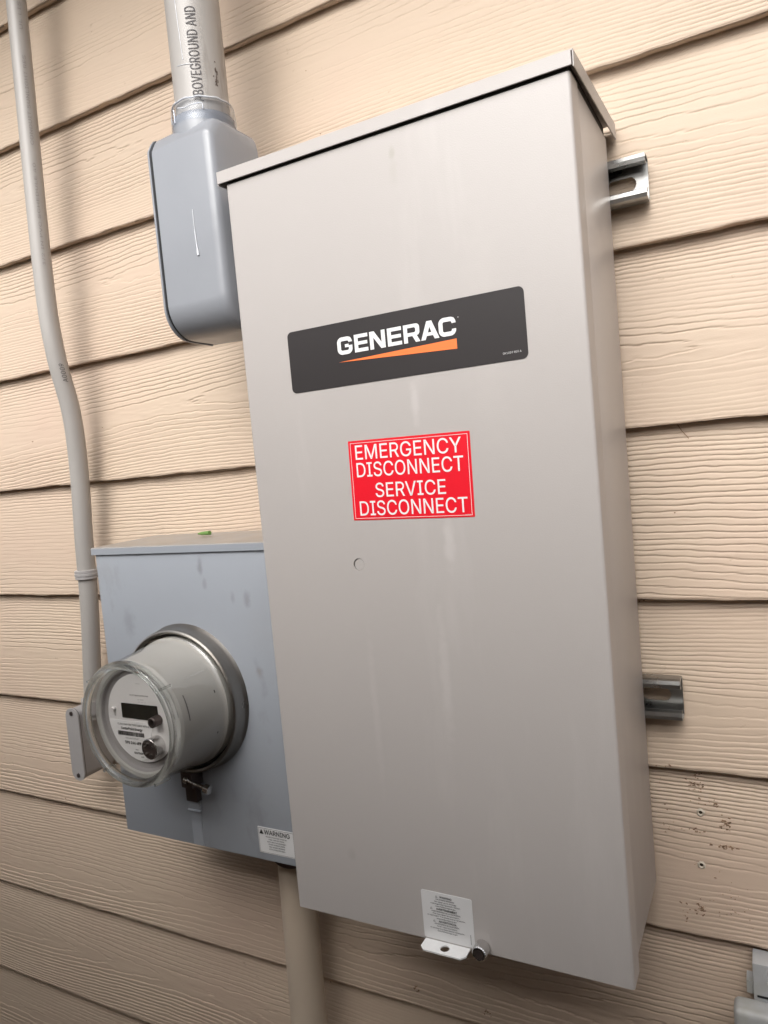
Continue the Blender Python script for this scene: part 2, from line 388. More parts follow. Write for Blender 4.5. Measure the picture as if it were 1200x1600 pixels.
def arc(cx, cy, r, a0, a1, n=6, ry=None):
    ry = r if ry is None else ry
    return [(cx + r * math.cos(math.radians(a0 + (a1 - a0) * i / n)), cy + ry * math.sin(math.radians(a0 + (a1 - a0) * i / n))) for i in range(n + 1)]
def quad(x0, x1, z0, z1, y):
    bm = bmesh.new(); vs = [bm.verts.new(p) for p in ((x0, y, z0), (x1, y, z0), (x1, y, z1), (x0, y, z1))]; bm.faces.new(vs)
    me = bpy.data.meshes.new('q'); bm.to_mesh(me); bm.free(); return me

# ------------------------------------------------------------------ the siding wall (real relief)
E_ = 0.1778; TH = 0.0135
ROW = {0: -.0039, 1: -.0003, 2: .0046, 3: .0025, 4: -.0003, 5: -.0002, 6: -.001, 7: -.002, 8: -.0014, 9: .0019}
def zrow(k): return -k * E_ + ROW.get(k, 0.0)
rng = np.random.default_rng(11)
TBL = rng.random((256, 256)) * 2 - 1
def vnoise(x, y):
    xi = np.floor(x).astype(int); yi = np.floor(y).astype(int); fx = x - xi; fy = y - yi
    fx = fx * fx * fx * (fx * (fx * 6 - 15) + 10); fy = fy * fy * fy * (fy * (fy * 6 - 15) + 10)
    a = TBL[xi & 255, yi & 255]; b = TBL[(xi + 1) & 255, yi & 255]; c = TBL[xi & 255, (yi + 1) & 255]; d = TBL[(xi + 1) & 255, (yi + 1) & 255]
    return (a * (1 - fx) + b * fx) * (1 - fy) + (c * (1 - fx) + d * fx) * fy
def grid_mesh(bmv, bmf, X, Y, Z):
    base = sum(len(a) for a in bmv); nr, nc = X.shape
    bmv.append(np.stack([X.ravel(), Y.ravel(), Z.ravel()], 1))
    i = np.arange(nr * nc).reshape(nr, nc) + base
    bmf.append(np.stack([i[:-1, :-1], i[:-1, 1:], i[1:, 1:], i[1:, :-1]], -1).reshape(-1, 4))
def siding():
    V = []; F = []
    # per board: (centre of the cathedral as a fraction of exposure, curvature, waviness)
    par = {0: (0.15, 1.0, 1.0), 1: (0.35, 1.0, 1.4), 2: (0.55, 1.0, 1.6), 3: (0.55, 1.0, 1.8), 4: (0.52, 1.0, 2.0), 5: (-0.45, 0.55, 1.0),
           6: (0.42, 1.0, 1.6), 7: (0.42, 1.0, 1.6), 8: (0.30, 0.9, 1.2), 9: (0.45, 1.0, 2.2), 10: (0.5, 1, 1.5)}
    for k in range(-8, 13):
        zb = zrow(k); zt = zrow(k - 1); fine = -1 <= k <= 10
        if fine:
            xs = np.concatenate([np.linspace(-3.2, -1.02, 30), np.arange(-1.0, 0.72, 0.004), np.linspace(0.74, 3.0, 30)])
            zs = np.concatenate([np.arange(0, E_ + 0.009, 0.0007)])
        else:
            xs = np.array([-3.2, 3.0]); zs = np.array([0.0, E_ + 0.009])
        Xg, Vg = np.meshgrid(xs, zs, indexing='ij')
        c, cur, wav = par.get(k, (0.5, 1, 1.5)); o1 = k * 17.3 + 40
        if fine:
            cen = c * E_ + 0.022 * vnoise(Xg * 1.6 + o1, Vg * 0 + 3.3)
            s = Vg - cen
            ring = cur * 820 * (np.sqrt(s * s + 0.018 ** 2) - 0.018) * 0.19 + cur * 430 * s * s
            ring += wav * 1.15 * vnoise(Xg * 1.9 + o1 * 1.7, Vg * 7 + o1)
            ring += 0.30 * vnoise(Xg * 7 + o1, Vg * 30 + 9) + 0.15 * vnoise(Xg * 30 + o1, Vg * 110) + 0.09 * vnoise(Xg * 90, Vg * 250 + o1)
            ring += 0.05 * vnoise(Xg * 200 + 3, Vg * 60 + o1)
            fr = ring - np.floor(ring); gr = np.abs(np.gradient(ring, zs, axis=1)) + 12.0
            t = fr / gr                     # metres past the line, going away from the heart of the grain
            ti = (1 - fr) / gr              # metres before the next line
            amp = np.clip(0.85 + 0.7 * vnoise(Xg * 3.5 + 5, Vg * 22 + o1), 0.15, 1.5)
            rel = (0.00050 * np.exp(-t / 0.0035) - 0.00085 * np.exp(-(ti / 0.0009) ** 2) - 0.00048 * np.exp(-(t / 0.0006) ** 2)) * amp
            rel += 0.00012 * vnoise(Xg * 25, Vg * 260 + o1)
            edge = np.clip(Vg / 0.003, 0, 1); rel = rel * edge
            # lower edge slightly ragged
            rag = 0.0006 * vnoise(Xg * 60 + o1, Vg * 0 + 1) + 0.0002 * vnoise(Xg * 9 + o1, Vg * 0 + 7)
            Z = zb + Vg + rag * np.clip(1 - Vg / 0.004, 0, 1)
            rnd = -0.0  # crisp arris, eased by 1 mm
            Y = (Vg / E_) * TH - rel + 0.0009 * np.clip(1 - Vg / 0.0012, 0, 1)
        else:
            Z = zb + Vg; Y = (Vg / E_) * TH
        grid_mesh(V, F, Xg, Y, Z)
        # underside of the board
        lip = np.stack([Xg[:, 0], Y[:, 0], Z[:, 0]], 1); X2 = np.stack([lip[:, 0], lip[:, 0]], 1)
        ysq = [0.0, 0.0006, TH / 2, TH - 0.0032, TH - 0.0030, TH]; zsq = [0, -0.0003, 0, 0, 0.007, 0.0072]
        XX = np.repeat(lip[:, :1], 6, 1); YY = np.repeat(lip[:, 1:2], 6, 1) * 0 + np.array(ysq); YY[:, 0] = lip[:, 1]
        ZZ = np.repeat(lip[:, 2:3], 6, 1) + np.array(zsq) + (0.0005 * vnoise(XX * 50, YY * 400 + k) if fine else 0); ZZ[:, 0] = lip[:, 2]
        grid_mesh(V, F, XX[:, ::-1], YY[:, ::-1], ZZ[:, ::-1])
    V = np.concatenate(V); F = np.concatenate(F)
    me = bpy.data.meshes.new('siding'); me.vertices.add(len(V)); me.vertices.foreach_set('co', V.ravel())
    me.loops.add(F.size); me.loops.foreach_set('vertex_index', F.ravel()); me.polygons.add(len(F))
    me.polygons.foreach_set('loop_start', np.arange(0, F.size, 4)); me.polygons.foreach_set('use_smooth', np.ones(len(F), bool))
    me.update(calc_edges=True); me.validate(); return me
wall = thing('house_wall', 'house wall of tan painted lap siding with embossed wood grain behind all the equipment', 'wall', (0, 0, -2.2))
obj('siding', siding(), 'siding', wall, smooth=False)
obj('sheathing', BX(-3.2, 3.0, 0.03, 0.15, -2.2, 1.4), 'fence', wall, smooth=False)
def wall_y(z):
    k = math.ceil(-z / E_ - 1e-6)
    for kk in (k - 1, k, k + 1):
        if zrow(kk) <= z < zrow(kk - 1): return (z - zrow(kk)) / (zrow(kk - 1) - zrow(kk)) * TH
    return 0.006
def fleck(bm, x, z, r, ax=1.0, rot=0.0, n=9, y=None):
    y = (wall_y(z) - 0.0009) if y is None else y; c, s = math.cos(rot), math.sin(rot); vs = []
    for i in range(n):
        a = 2 * math.pi * i / n; q = r * random.uniform(0.45, 1.15); u, v = q * ax * math.cos(a), q * math.sin(a)
        vs.append(bm.verts.new((x + u * c - v * s, y, z + u * s + v * c)))
    f = bm.faces.new(vs); r_ = bmesh.ops.extrude_face_region(bm, geom=[f])
    for v in r_['geom']:
        if isinstance(v, bmesh.types.BMVert): v.co.y += 0.0012
bm = bmesh.new()
for cx, cz, sx, sz, n, rr in ((0.386, -1.093, .008, .016, 26, .0011), (0.388, -1.073, .007, .004, 10, .0012), (0.401, -1.106, .006, .003, 9, .0011), (0.412, -1.125, .006, .006, 20, .0013), (0.411, -1.149, .009, .002, 16, .0015),
                          (0.383, -1.138, .01, .003, 10, .0011), (0.357, -1.068, .012, .003, 8, .0011), (0.360, -1.136, .01, .006, 8, .0007), (0.385, -1.217, .005, .006, 22, .0011), (0.37, -1.232, .004, .012, 14, .0008),
                          (0.40, -1.19, .03, .04, 26, .0006), (0.355, -1.12, .02, .04, 14, .0006), (0.42, -1.21, .012, .03, 12, .0008)):
    for _ in range(n):
        fleck(bm, random.gauss(cx, sx * .6), random.gauss(cz, sz * .6), rr * random.uniform(.25, .85), random.uniform(1, 2.8), random.uniform(-.7, .7))
for _ in range(70):
    fleck(bm, random.uniform(-.85, .48), random.uniform(-1.7, 0), random.uniform(.0004, .0009), random.uniform(1, 2))
for _ in range(8): fleck(bm, 0.345 + random.gauss(0, .006), -.892 + random.gauss(0, .0015), .0008, 1.5)
tube(bm, [(0.3905, wall_y(-.712) - .001, -.7125), (0.3935, wall_y(-.718) - .0015, -.718), (0.4005, wall_y(-.73) - .001, -.7275)], .0004, 6)
for x, z in ((0.0348, -1.4025), (0.1325, -1.4047)):
    for _ in range(8): fleck(bm, random.gauss(x, .003), random.gauss(z, .003), .0012 * random.uniform(.4, 1), 1.5, random.uniform(-1, 1))
obj('dirt_specks', bm, 'specks', wall, smooth=False, label='dark flecks of residue left on the siding')
for x, z, r in ((0.3894, -1.1167, .0042), (0.3875, -1.1716, .0042)):
    bm = bmesh.new(); y = wall_y(z)
    n = 16; ro = [bm.verts.new((x + r * random.uniform(.8, 1.15) * math.cos(a), y - .0010, z + r * random.uniform(.8, 1.15) * math.sin(a))) for a in [2 * math.pi * i / n for i in range(n)]]
    rm = [bm.verts.new((x + r * .62 * random.uniform(.85, 1.15) * math.cos(a), y - .0022, z + r * .62 * math.sin(a))) for a in [2 * math.pi * i / n for i in range(n)]]
    ri = [bm.verts.new((x + r * .30 * math.cos(a), y + .002, z + r * .30 * math.sin(a))) for a in [2 * math.pi * i / n for i in range(n)]]
    for A, B in ((ro, rm), (rm, ri)):
        for i in range(n): bm.faces.new((A[i], A[(i + 1) % n], B[(i + 1) % n], B[i]))
    h = obj('nail_hole', bm, 'chip', wall)
    obj('hole_bottom', LY(x, z, [(r * .40, y - .0005), (0.0001, y - .0004)], n=12), 'hole', h)
for x, z in ((-.745, -.70), (-.39, -.55), (-.08, -.85), (-.25, -.12), (-.62, -.42), (-.2, -.36), (.36, -.72)):
    pass

# ------------------------------------------------------------------ ground, and an unseen fence added to shade the lower wall
g = obj('ground', BX(-30, 30, -30, 0.1, -2.35, -2.2), 'ground', smooth=False); g['kind'] = 'structure'
FY = -1.04; FT = -0.37
fence = thing('shade_fence', 'unseen brown board fence added across the side yard to shade the house wall', 'fence', (0, FY, -2.2))
bm = bmesh.new(); x = -3.6
while x < 4.2:
    box(bm, x, x + 0.138, FY - 0.018, FY, -2.15, FT + random.uniform(-.005, .005)); x += 0.142
obj('fence_boards', bm, 'fence', fence, smooth=False)
bm = bmesh.new()
for z in (-1.9, -1.0, -0.2): box(bm, -3.6, 4.2, FY - 0.06, FY - 0.0182, z, z + .09)
obj('fence_rail', bm, 'fence', fence, smooth=False)

# unseen roof overhang added to cut sky light on the upper wall
ev = thing('shade_soffit', 'unseen tan roof overhang added above the house wall to block high sky light', 'soffit', (0, -.2, .30))
obj('soffit_panel', BX(-3.6, 4.2, -.50, -.0, .30, .32), 'siding', ev, smooth=False)
obj('fascia', BX(-3.6, 4.2, -.52, -.5002, .28, .46), 'siding', ev, smooth=False)
# ------------------------------------------------------------------ strut channels
def strut(z0, z1, xe, label):
    t = thing('strut_channel', label, 'metal channel', (0.17, 0.0, z0), 'galvanised strut channels behind the tall cabinet')
    yf, yb, th = -0.0225, -0.0015, 0.0022; x0 = -0.012; zm = (z0 + z1) / 2
    # C profile (y,z) with in-turned lips
    P = []
    def outer(sign):
        zz = z1 if sign > 0 else z0; L = []
        return zz
    prof = []
    r = 0.003
    # centre line from top lip tip round to bottom lip tip
    cl = [(yf + 0.0075, z1 - 0.0085), (yf + 0.004, z1 - 0.0092), (yf + 0.0015, z1 - 0.0080), (yf + 0.001, z1 - 0.005), (yf + 0.002, z1 - 0.002), (yf + 0.0045, z1 - 0.001)]
    cl += [(yb - 0.004, z1 - 0.001), (yb - 0.0015, z1 - 0.0025)]
    low = [(y, z0 + (z1 - z)) for y, z in cl][::-1]
    out = thick(cl + low, th)
    bm = bmesh.new(); prism(bm, out, x0, xe, 'x'); 
    # the web (back) is built separately below with slots, so drop the profile's own web face span
    bm2 = bm
    del_f = []
    for f in bm2.faces:
        c = f.calc_center_median(); n = f.normal
        if abs(c.z - zm) < 0.004 and abs((f.calc_center_median().y) - yb) < 0.006 and len(f.verts) == 4 and abs(c.x - (x0 + xe) / 2) < .01: del_f.append(f)
    bmesh.ops.delete(bm2, geom=del_f, context='FACES_ONLY')
    # end caps are n-gons spanning the web; fine
    obj('channel', bm2, 'galv', t, ang=14)
    # slotted web
    loops = [[(x0, z0 + .0025), (xe, z0 + .0025), (xe, z1 - .0025), (x0, z1 - .0025)]]
    sx = xe - 0.0115
    while sx > x0 + .04:
        loops.append(rrect(sx - 0.0285, sx, zm - .007, zm + .007, .0069, 8)); sx -= 0.0508
    me = poly_curve_mesh(loops, yb - 0.0015)
    bmw = bmesh.new(); bmw.from_mesh(me); bmesh.ops.remove_doubles(bmw, verts=bmw.verts, dist=1e-6)
    rr = bmesh.ops.extrude_face_region(bmw, geom=list(bmw.faces))
    for v in rr['geom']:
        if isinstance(v, bmesh.types.BMVert): v.co.y += 0.0017
    obj('web', bmw, 'galv', t, smooth=False)
    return t
strut(-.4944, -.4512, 0.3800, 'upper galvanised slotted strut channel sticking out behind the beige cabinet')
strut(-1.0095, -.9670, 0.3812, 'lower galvanised slotted strut channel sticking out behind the beige cabinet')

# ------------------------------------------------------------------ tall beige cabinet
YF = -0.1756; X1 = 0.3472; ZT = -0.4315; ZB = -1.1915
cab = thing('electrical_cabinet', 'tall beige steel switch cabinet with dark brand plate and red disconnect sticker', 'cabinet', (0.1736, -0.02, -1.19))
obj('box_body', BX(0.0013, X1 - 0.0013, YF + 0.003, -0.0226, -1.1816, -0.4305, bev=0.0012), 'cab', cab)
# cover: front sheet and side flanges
bm = bmesh.new()
fl = YF + 0.025; tk = 0.0012; r = 0.0028
outer = [(0, fl)] + [(r - r * math.cos(a), YF + r - r * math.sin(a)) for a in [math.pi / 2 * i / 5 for i in range(6)]] + [(X1 - r + r * math.sin(a), YF + r - r * math.cos(a)) for a in [math.pi / 2 * i / 5 for i in range(6)]] + [(X1, fl)]
inner = [(X1 - tk, fl)] + [(X1 - tk, YF + r)] + [(X1 - r, YF + tk)] + [(r, YF + tk)] + [(tk, YF + r)] + [(tk, fl)]
prism(bm, outer + inner, ZB, ZT, 'z')
cover = obj('front_cover', bm, 'cab', cab, ang=25)
# rain lid
lid_yf = -0.1795
def lz(y, b): return -0.4176 + (y - lid_yf) * (0.0085 / 0.182) + b     # top slopes up to the wall
bm = bmesh.new()
yb_ = 0.0020
prism(bm, [(lid_yf + 0.0004, lz(lid_yf, -.0013)), (lid_yf + 0.0004, lz(lid_yf, -.0002)), (lid_yf + .0012, lz(lid_yf + .0012, 0)), (yb_, lz(yb_, 0)), (yb_, lz(yb_, -.0013))], -.0075, 0.3512, 'x')
prism(bm, rrect(-.0075, 0.3496, -0.4296, lz(lid_yf, -.0001), .0006, 3), lid_yf, lid_yf + .0012, 'y', bev=.0003, seg=1)
for xa, xb in ((-.0075, -.0063), (0.3503, 0.3515)):
    prism(bm, [(lid_yf + .0004, -0.4310), (lid_yf + .0004, lz(lid_yf, -.0005)), (yb_, lz(yb_, -.0002)), (yb_, -0.4246)], xa, xb, 'x', bev=.0003, seg=1)
lid = obj('rain_lid', bm, 'cab', cab, smooth=True, ang=20)
obj('lid_hem_shade', BX(-.0060, 0.3493, lid_yf + 0.0013, YF - 0.0005, -0.4290, -0.4225), 'gap_shade', lid, smooth=False)  # dark filler painting the shade behind the front lip
obj('lid_gap_shade', BX(0.002, 0.3452, YF + .0005, -0.03, -0.4300, -0.4225), 'gap_shade', lid, smooth=False)  # dark block painting the shade in the gap under the lid

# brand plate
bp = obj('brand_plate', (lambda b: (prism(b, rrect(0.0570, 0.2972, -0.6483, -0.5884, .0050), YF - .0005, YF - .00002, 'y'), b)[1])(bmesh.new()), 'plate', cab, smooth=False)
def logo():
    # seven heavy extended capitals, each a cell 1 wide; unit = mm
    H = 16.2; t = 3.7; loops = []
    def put(L, x): loops.append([(px + x, pz) for px, pz in L])
    W = 15.4; h = t / 2; rc = 3.2
    def gpath():
        p = [(W - h, H - 5.2)] + [(W - h, H - h - rc + .3)] + arc(W - h - rc, H - h - rc, rc, 0, 90) + arc(h + rc, H - h - rc, rc, 90, 180) + arc(h + rc, h + rc, rc, 180, 270) + arc(W - h - rc, h + rc, rc, 270, 360)
        return p
    x = 0
    # G
    put(thick(gpath() + [(W - h, H / 2 - 0.4 + .2)], t), x); put([(W - 7.6, H / 2 - 1.7), (W - t + .01, H / 2 - 1.7), (W - t + .01, H / 2 + 1.2), (W - 7.6, H / 2 + 1.2)], x); x += 17.6
    def E(x, W=13.6):
        a = 3.3; put([(0, 0), (W, 0), (W, a), (t, a), (t, H / 2 - a / 2 + .1), (W - .6, H / 2 - a / 2 + .1), (W - .6, H / 2 + a / 2 - .1), (t, H / 2 + a / 2 - .1), (t, H - a), (W, H - a), (W, H), (0, H)], x)
    E(x); x += 15.5
    put([(0, 0), (t, 0), (t, H - 5.6), (W - 4.6, 0), (W - .2, 0), (W - .2, H), (W - .2 - t, H), (W - .2 - t, 5.4), (4.6, H), (0, H)], x); x += 17.4
    E(x); x += 15.5
    # R
    R_ = [(0, 0), (t, 0), (t, 5.6), (8.2, 5.6), (11, 0), (15.2, 0), (12.2, 5.9)] + arc(11.6, 9.0, 3.4, -60, 0, 5) + arc(11.6, H - 3.4, 3.4, 0, 90, 5) + [(0, H)]
    put(R_, x); put([(t, 8.7), (t, H - 3.1), (10.2, H - 3.1)] + [(11.2, H - 4.0), (11.2, 9.6), (10.3, 8.7)], x); x += 15.9
    # A
    put([(0, 0), (4.1, 0), (5.5, 3.3), (11.1, 3.3), (12.5, 0), (16.7, 0), (10.6, H), (6.0, H)], x); put([(6.7, 6.2), (8.3, 11.2), (9.9, 6.2)], x); x += 16.6
    # C
    C_ = [(W - h, H - 5.6), (W - h, H - h - rc + .3)] + arc(W - h - rc, H - h - rc, rc, 0, 90) + arc(h + rc, H - h - rc, rc, 90, 180) + arc(h + rc, h + rc, rc, 180, 270) + arc(W - h - rc, h + rc, rc, 270, 360) + [(W - h, 5.6)]
    put(thick(C_, t), x); x += W
    return loops, x
loops, tot = logo(); kx = (0.2350 - 0.1134) / tot; kz = 0.0163 / 16.2
def xf(L): return [(0.1134 + a * kx, -0.6190 + b * kz) for a, b in L]
# overlapping loops would cut holes in each other, so letters are filled one by one
meshes = []; i = 0; cells = [2, 1, 1, 1, 2, 2, 1]
for c in cells:
    Ls = [xf(L) for L in loops[i:i + c]]; i += c
    if c == 2 and len(meshes) == 0:
        meshes.append(poly_curve_mesh([Ls[0]], YF - .0008)); meshes.append(poly_curve_mesh([Ls[1]], YF - .0008))
    else: meshes.append(poly_curve_mesh(Ls, YF - .0008))
meshes.append(line_text('®', 0.2376, -0.6050, .0016, YF - .0008, bold=0))
obj('part_number', line_text('0K1059 REV A', 0.2835, -0.6425, .0024, YF - .0008, bold=0.0, maxw=.0232), 'white', bp, smooth=False)
obj('lettering', join_meshes(meshes), 'logo_white', bp, smooth=False)
obj('stripe', poly_curve_mesh([[(0.1134, -0.6256), (0.2346, -0.6222), (0.2346, -0.6310)]], YF - .0008), 'orange', bp, smooth=False)

# red sticker (applied very slightly crooked)
def rot_me(me, cx, cz, deg):
    a = math.radians(deg); c, s = math.cos(a), math.sin(a)
    for v in me.vertices:
        dx, dz = v.co.x - cx, v.co.z - cz; v.co.x = cx + dx * c - dz * s; v.co.z = cz + dx * s + dz * c
    return me
rx0, rx1, rz0, rz1 = 0.1143, 0.2387, -0.7783, -0.7021; rcx, rcz = (rx0 + rx1) / 2, (rz0 + rz1) / 2; RD = -1.0
bm = bmesh.new(); prism(bm, rrect(rx0, rx1, rz0, rz1, .0006, 2), YF - .0004, YF - .00002, 'y'); me = bpy.data.meshes.new('s'); bmesh.ops.recalc_face_normals(bm, faces=bm.faces); bm.to_mesh(me); bm.free()
red = obj('disconnect_sticker', rot_me(me, rcx, rcz, RD), 'red', cab, smooth=False)
yy = YF - .0006; T = []
T.append(fit_text('EMERGENCY', 0.1216, 0.2303, -0.7205, -0.7065, yy, bold=.003))
T.append(fit_text('DISCONNECT', 0.1217, 0.2312, -0.7372, -0.7232, yy, bold=.003))
T.append(fit_text('SERVICE', 0.1405, 0.2127, -0.7570, -0.7432, yy, bold=.003))
T.append(fit_text('DISCONNECT', 0.1222, 0.2328, -0.7742, -0.7600, yy, bold=.003))
b_ = .0022; lw = .0004
T += [quad(rx0 + b_, rx1 - b_, rz1 - b_ - lw, rz1 - b_, yy), quad(rx0 + b_, rx1 - b_, rz0 + .0015, rz0 + .0015 + lw, yy), quad(rx0 + b_, rx0 + b_ + lw, rz0 + .0019, rz1 - b_ - lw, yy), quad(rx1 - b_ - lw, rx1 - b_, rz0 + .0019, rz1 - b_ - lw, yy)]
me = rot_me(join_meshes(T), rcx, rcz, RD); obj('lettering', me, 'logo_white', red, smooth=False)
obj('part_number', rot_me(line_text('H088610', 0.2325, -0.7765, .0012, yy, bold=0), rcx, rcz, RD), 'logo_white', red, smooth=False)

# knockout plug, warning label, hasp tab, thumb screw
hc = obj('cutter', LY(0.1145, -0.8204, [(.0060, YF - .01), (.0060, YF + .0026)], n=40, cap0=True, cap1=True), 'cab')
md = cover.modifiers.new('hole', 'BOOLEAN'); md.operation = 'DIFFERENCE'; md.object = hc; md.solver = 'EXACT'
dg = bpy.context.evaluated_depsgraph_get(); dg.update(); me = bpy.data.meshes.new_from_object(cover.evaluated_get(dg))
me.set_sharp_from_angle(angle=math.radians(25)); cover.modifiers.clear(); cover.data = me; bpy.data.objects.remove(hc)
obj('knockout', LY(0.1149, -0.8208, [(.0055, YF + .0022), (.0055, YF + .0008), (.0051, YF + .0004), (.0001, YF + .0004)], n=40), 'cab', cab, ang=25)
def tri_mark(x, z, s, y):
    return poly_curve_mesh([[(x - s / 2, z), (x + s / 2, z), (x, z + s * .87)], [(x - s * .30, z + s * .10), (x + s * .30, z + s * .10), (x, z + s * .64)]], y)
wl = obj('warning_label', (lambda b: (prism(b, rrect(0.1500, 0.2028, -1.1895, -1.1412, .0018), YF - .0004, YF - .00002, 'y'), b)[1])(bmesh.new()), 'white', cab, smooth=False)
T = []; xc = 0.1752; z = -1.1462; y = YF - .0007
def block(head, lines, z):
    T.append(tri_mark(xc - len(head) * .00105 - .0016, z - .0002, .0024, y)); T.append(line_text(head, xc + .0008, z, .0026, y, bold=.022))
    for s in lines: z -= .00235; T.append(line_text(s, xc, z, .0017, y, bold=.012, maxw=.0465))
    return z - .0031
z = block('WARNING', ['CALIFORNIA WARNING:', 'Can expose you to chemicals', 'a carcinogen and reproductive toxicant.', 'www.P65Warnings.ca.gov'], z)
z = block('AVERTISSEMENT', ['AVERTISSEMENT DE LA CALIFORNIE:', 'Peut vous exposer au cancérogène,', 'un cancérogène et un produit pour la reproduction.', 'www.P65Warnings.ca.gov'], z)
z = block('ADVERTENCIA', ['ADVERTENCIA DE CALIFORNIA:', 'Puede exponerlo al plomo,', 'un carcinógeno y tóxico para la reproducción.', 'www.P65Warnings.ca.gov'], z)
T.append(quad(0.1990, 0.19935, -1.1865, -1.1765, y))
obj('lettering', join_meshes(T), 'black', wl, smooth=False)
ty = -0.1925
bm = bmesh.new(); me = poly_curve_mesh([[(0.1512, -.1762), (0.1512, ty + .0045), (0.1555, ty), (0.1935, ty), (0.1978, ty + .0045), (0.1978, -.1762)], [(0.1748 + a, -.1845 + b) for a, b in arc(0, 0, .0046, 0, 345, 23)]], 0)
for v in me.vertices: v.co = Vector((v.co.x, v.co.z, -1.1905))
bm.from_mesh(me); bmesh.ops.remove_doubles(bm, verts=bm.verts, dist=1e-6); rr = bmesh.ops.extrude_face_region(bm, geom=list(bm.faces))
for v in rr['geom']:
    if isinstance(v, bmesh.types.BMVert): v.co.z -= .0015
obj('hasp_tab', bm, 'tab', cab, smooth=False, label='pale metal tab with a padlock hole')
bm = bmesh.new(); n = 44; kx_, kz_, kr = 0.2113, -1.1842, .0068; rings = []
for y, k in ((YF - .001, .8), (YF - .0015, 1), (YF - .0125, 1), (YF - .0135, .9), (YF - .0135, .72), (YF - .0120, .66), (YF - .0120, .05)):
    rings.append([bm.verts.new((kx_ + kr * k * (1 + (.05 if i % 2 and k > .85 else 0)) * math.cos(2 * math.pi * i / n), y, kz_ + kr * k * (1 + (.05 if i % 2 and k > .85 else 0)) * math.sin(2 * math.pi * i / n))) for i in range(n)])
for a, b in zip(rings, rings[1:]):
    for i in range(n): bm.faces.new((a[i], a[(i + 1) % n], b[(i + 1) % n], b[i]))
ts = obj('thumb_screw', bm, 'chrome', cab, smooth=False, label='knurled bright thumb screw at the lower edge')
obj('screw_face', LY(kx_, kz_, [(kr * .69, YF - .0137), (kr * .6, YF - .0137), (.0001, YF - .0132)], n=32), 'darkmetal', ts)

# ------------------------------------------------------------------ meter socket (grey can)
can = thing('meter_socket', 'square grey steel meter socket box left of the tall beige cabinet', 'meter box', (-.18, -.06, -1.186))
cx0, cx1, cyf = -.3195, -.034, -.1200
obj('can_body', BX(cx0, cx1, cyf, -.0006, -1.1862, -.8092, bev=.0012), 'grey', can)
bm = bmesh.new()
prism(bm, [(-.1230, -.8103), (-.1230, -.8020), (-.1218, -.8008), (-.0006, -.7990), (-.0006, -.8083), (-.1216, -.8083)], -.3240, -.0320, 'x', bev=.0006, seg=1)
obj('can_lid', bm, 'greydust', can, ang=25)
obj('lid_shadow_gap', BX(cx0 + .002, cx1 - .002, -.1207, -.10, -.8106, -.8094), 'gap_shade', can, smooth=False)  # dark strip painting the shade below the can lid
MX, MZ = -.1795, -.9915
# sealing ring
obj('sealing_ring', LY(MX, MZ, [(.0925, cyf - .0001), (.0905, cyf - .003), (.0890, cyf - .006), (.0888, -.1345), (.0895, -.1375), (.0888, -.1405), (.0868, -.1418), (.0848, -.1410), (.0838, -.1385), (.0835, -.126)], n=96), 'ring', can, ang=30)
obj('ring_recess', LY(MX, MZ, [(.0845, -.1300), (.074, -.1300)], n=64), 'gap_shade', can, smooth=False)
# latch screw below the ring, tab in a slot, pressed channel
bm = bmesh.new(); box(bm, -.1955, -.1775, -.1290, -.1202, -1.1240, -1.0750, bev=.0008)
latch = obj('ring_latch', bm, 'darkmetal', can)
bm = bmesh.new(); tube(bm, [(-.1790, -.1400, -1.0905), (-.1520, -.1400, -1.0965)], .0022, 12)
tube(bm, [(-.1530, -.1400, -1.0963), (-.1512, -.1400, -1.0967), (-.1440, -.1400, -1.0983), (-.1432, -.1400, -1.0985)], [.003, .0056, .0056, .003], 16)
tube(bm, [(-.1830, -.1400, -1.0897), (-.1770, -.1400, -1.0910)], .0045, 14)
obj('latch_screw', bm, 'chrome', latch)
bm = bmesh.new(); box(bm, -.1900, -.1720, -.1400, -.1200, -1.1010, -1.0810, bev=.001)
obj('latch_bracket', bm, 'darkmetal', latch)
bm = bmesh.new(); prism(bm, [(-.1215, -1.1255), (-.1215, -1.1375), (-.1235, -1.1390), (-.1235, -1.1400), (-.1203, -1.1400), (-.1203, -1.1255)], -.2010, -.1800, 'x')
obj('slot_tab', bm, 'grey', can, ang=20)
bm = bmesh.new()
prism(bm, [(-.1990, -1.1408), (-.1820, -1.1408), (-.1820, -1.1850), (-.1990, -1.1850)], -.1206, -.1201, 'y')
obj('pressed_channel', bm, 'grey', can)
# warning sticker on the can
wl = obj('warning_label', (lambda b: (prism(b, rrect(-.0932, -.0400, -1.1765, -1.1445, .0006, 2), cyf - .0004, cyf - .00002, 'y'), b)[1])(bmesh.new()), 'white', can, smooth=False, label='small white and black warning label near the lower corner')
T = []; y = cyf - .0007
T.append(poly_curve_mesh([[(-.0910, -1.1530), (-.0845, -1.1530), (-.08775, -1.1470)]], y))
T.append(fit_text('WARNING', -.0838, -.0462, -1.1530, -1.1470, y, bold=.015))
for i, s in enumerate(['HAZARD OF ELECTRIC SHOCK OR', 'BURN. TURN OFF POWER', 'SUPPLYING THIS EQUIPMENT', 'BEFORE WORKING INSIDE.', 'SEAL UNUSED OPENINGS', 'WITH COVERS PROVIDED.']):
    T.append(line_text(s, -.0665, -1.1562 - i * .0030, .0019, y, bold=.014, maxw=.046 if i == 0 else .034))
for a in ((-.0918, -.0414, -1.1458, -1.1455), (-.0918, -.0414, -1.1755, -1.1752), (-.0921, -.0918, -1.1755, -1.1455), (-.0414, -.0411, -1.1755, -1.1455)): T.append(quad(*a, y))
obj('lettering', join_meshes(T), 'black', wl, smooth=False)

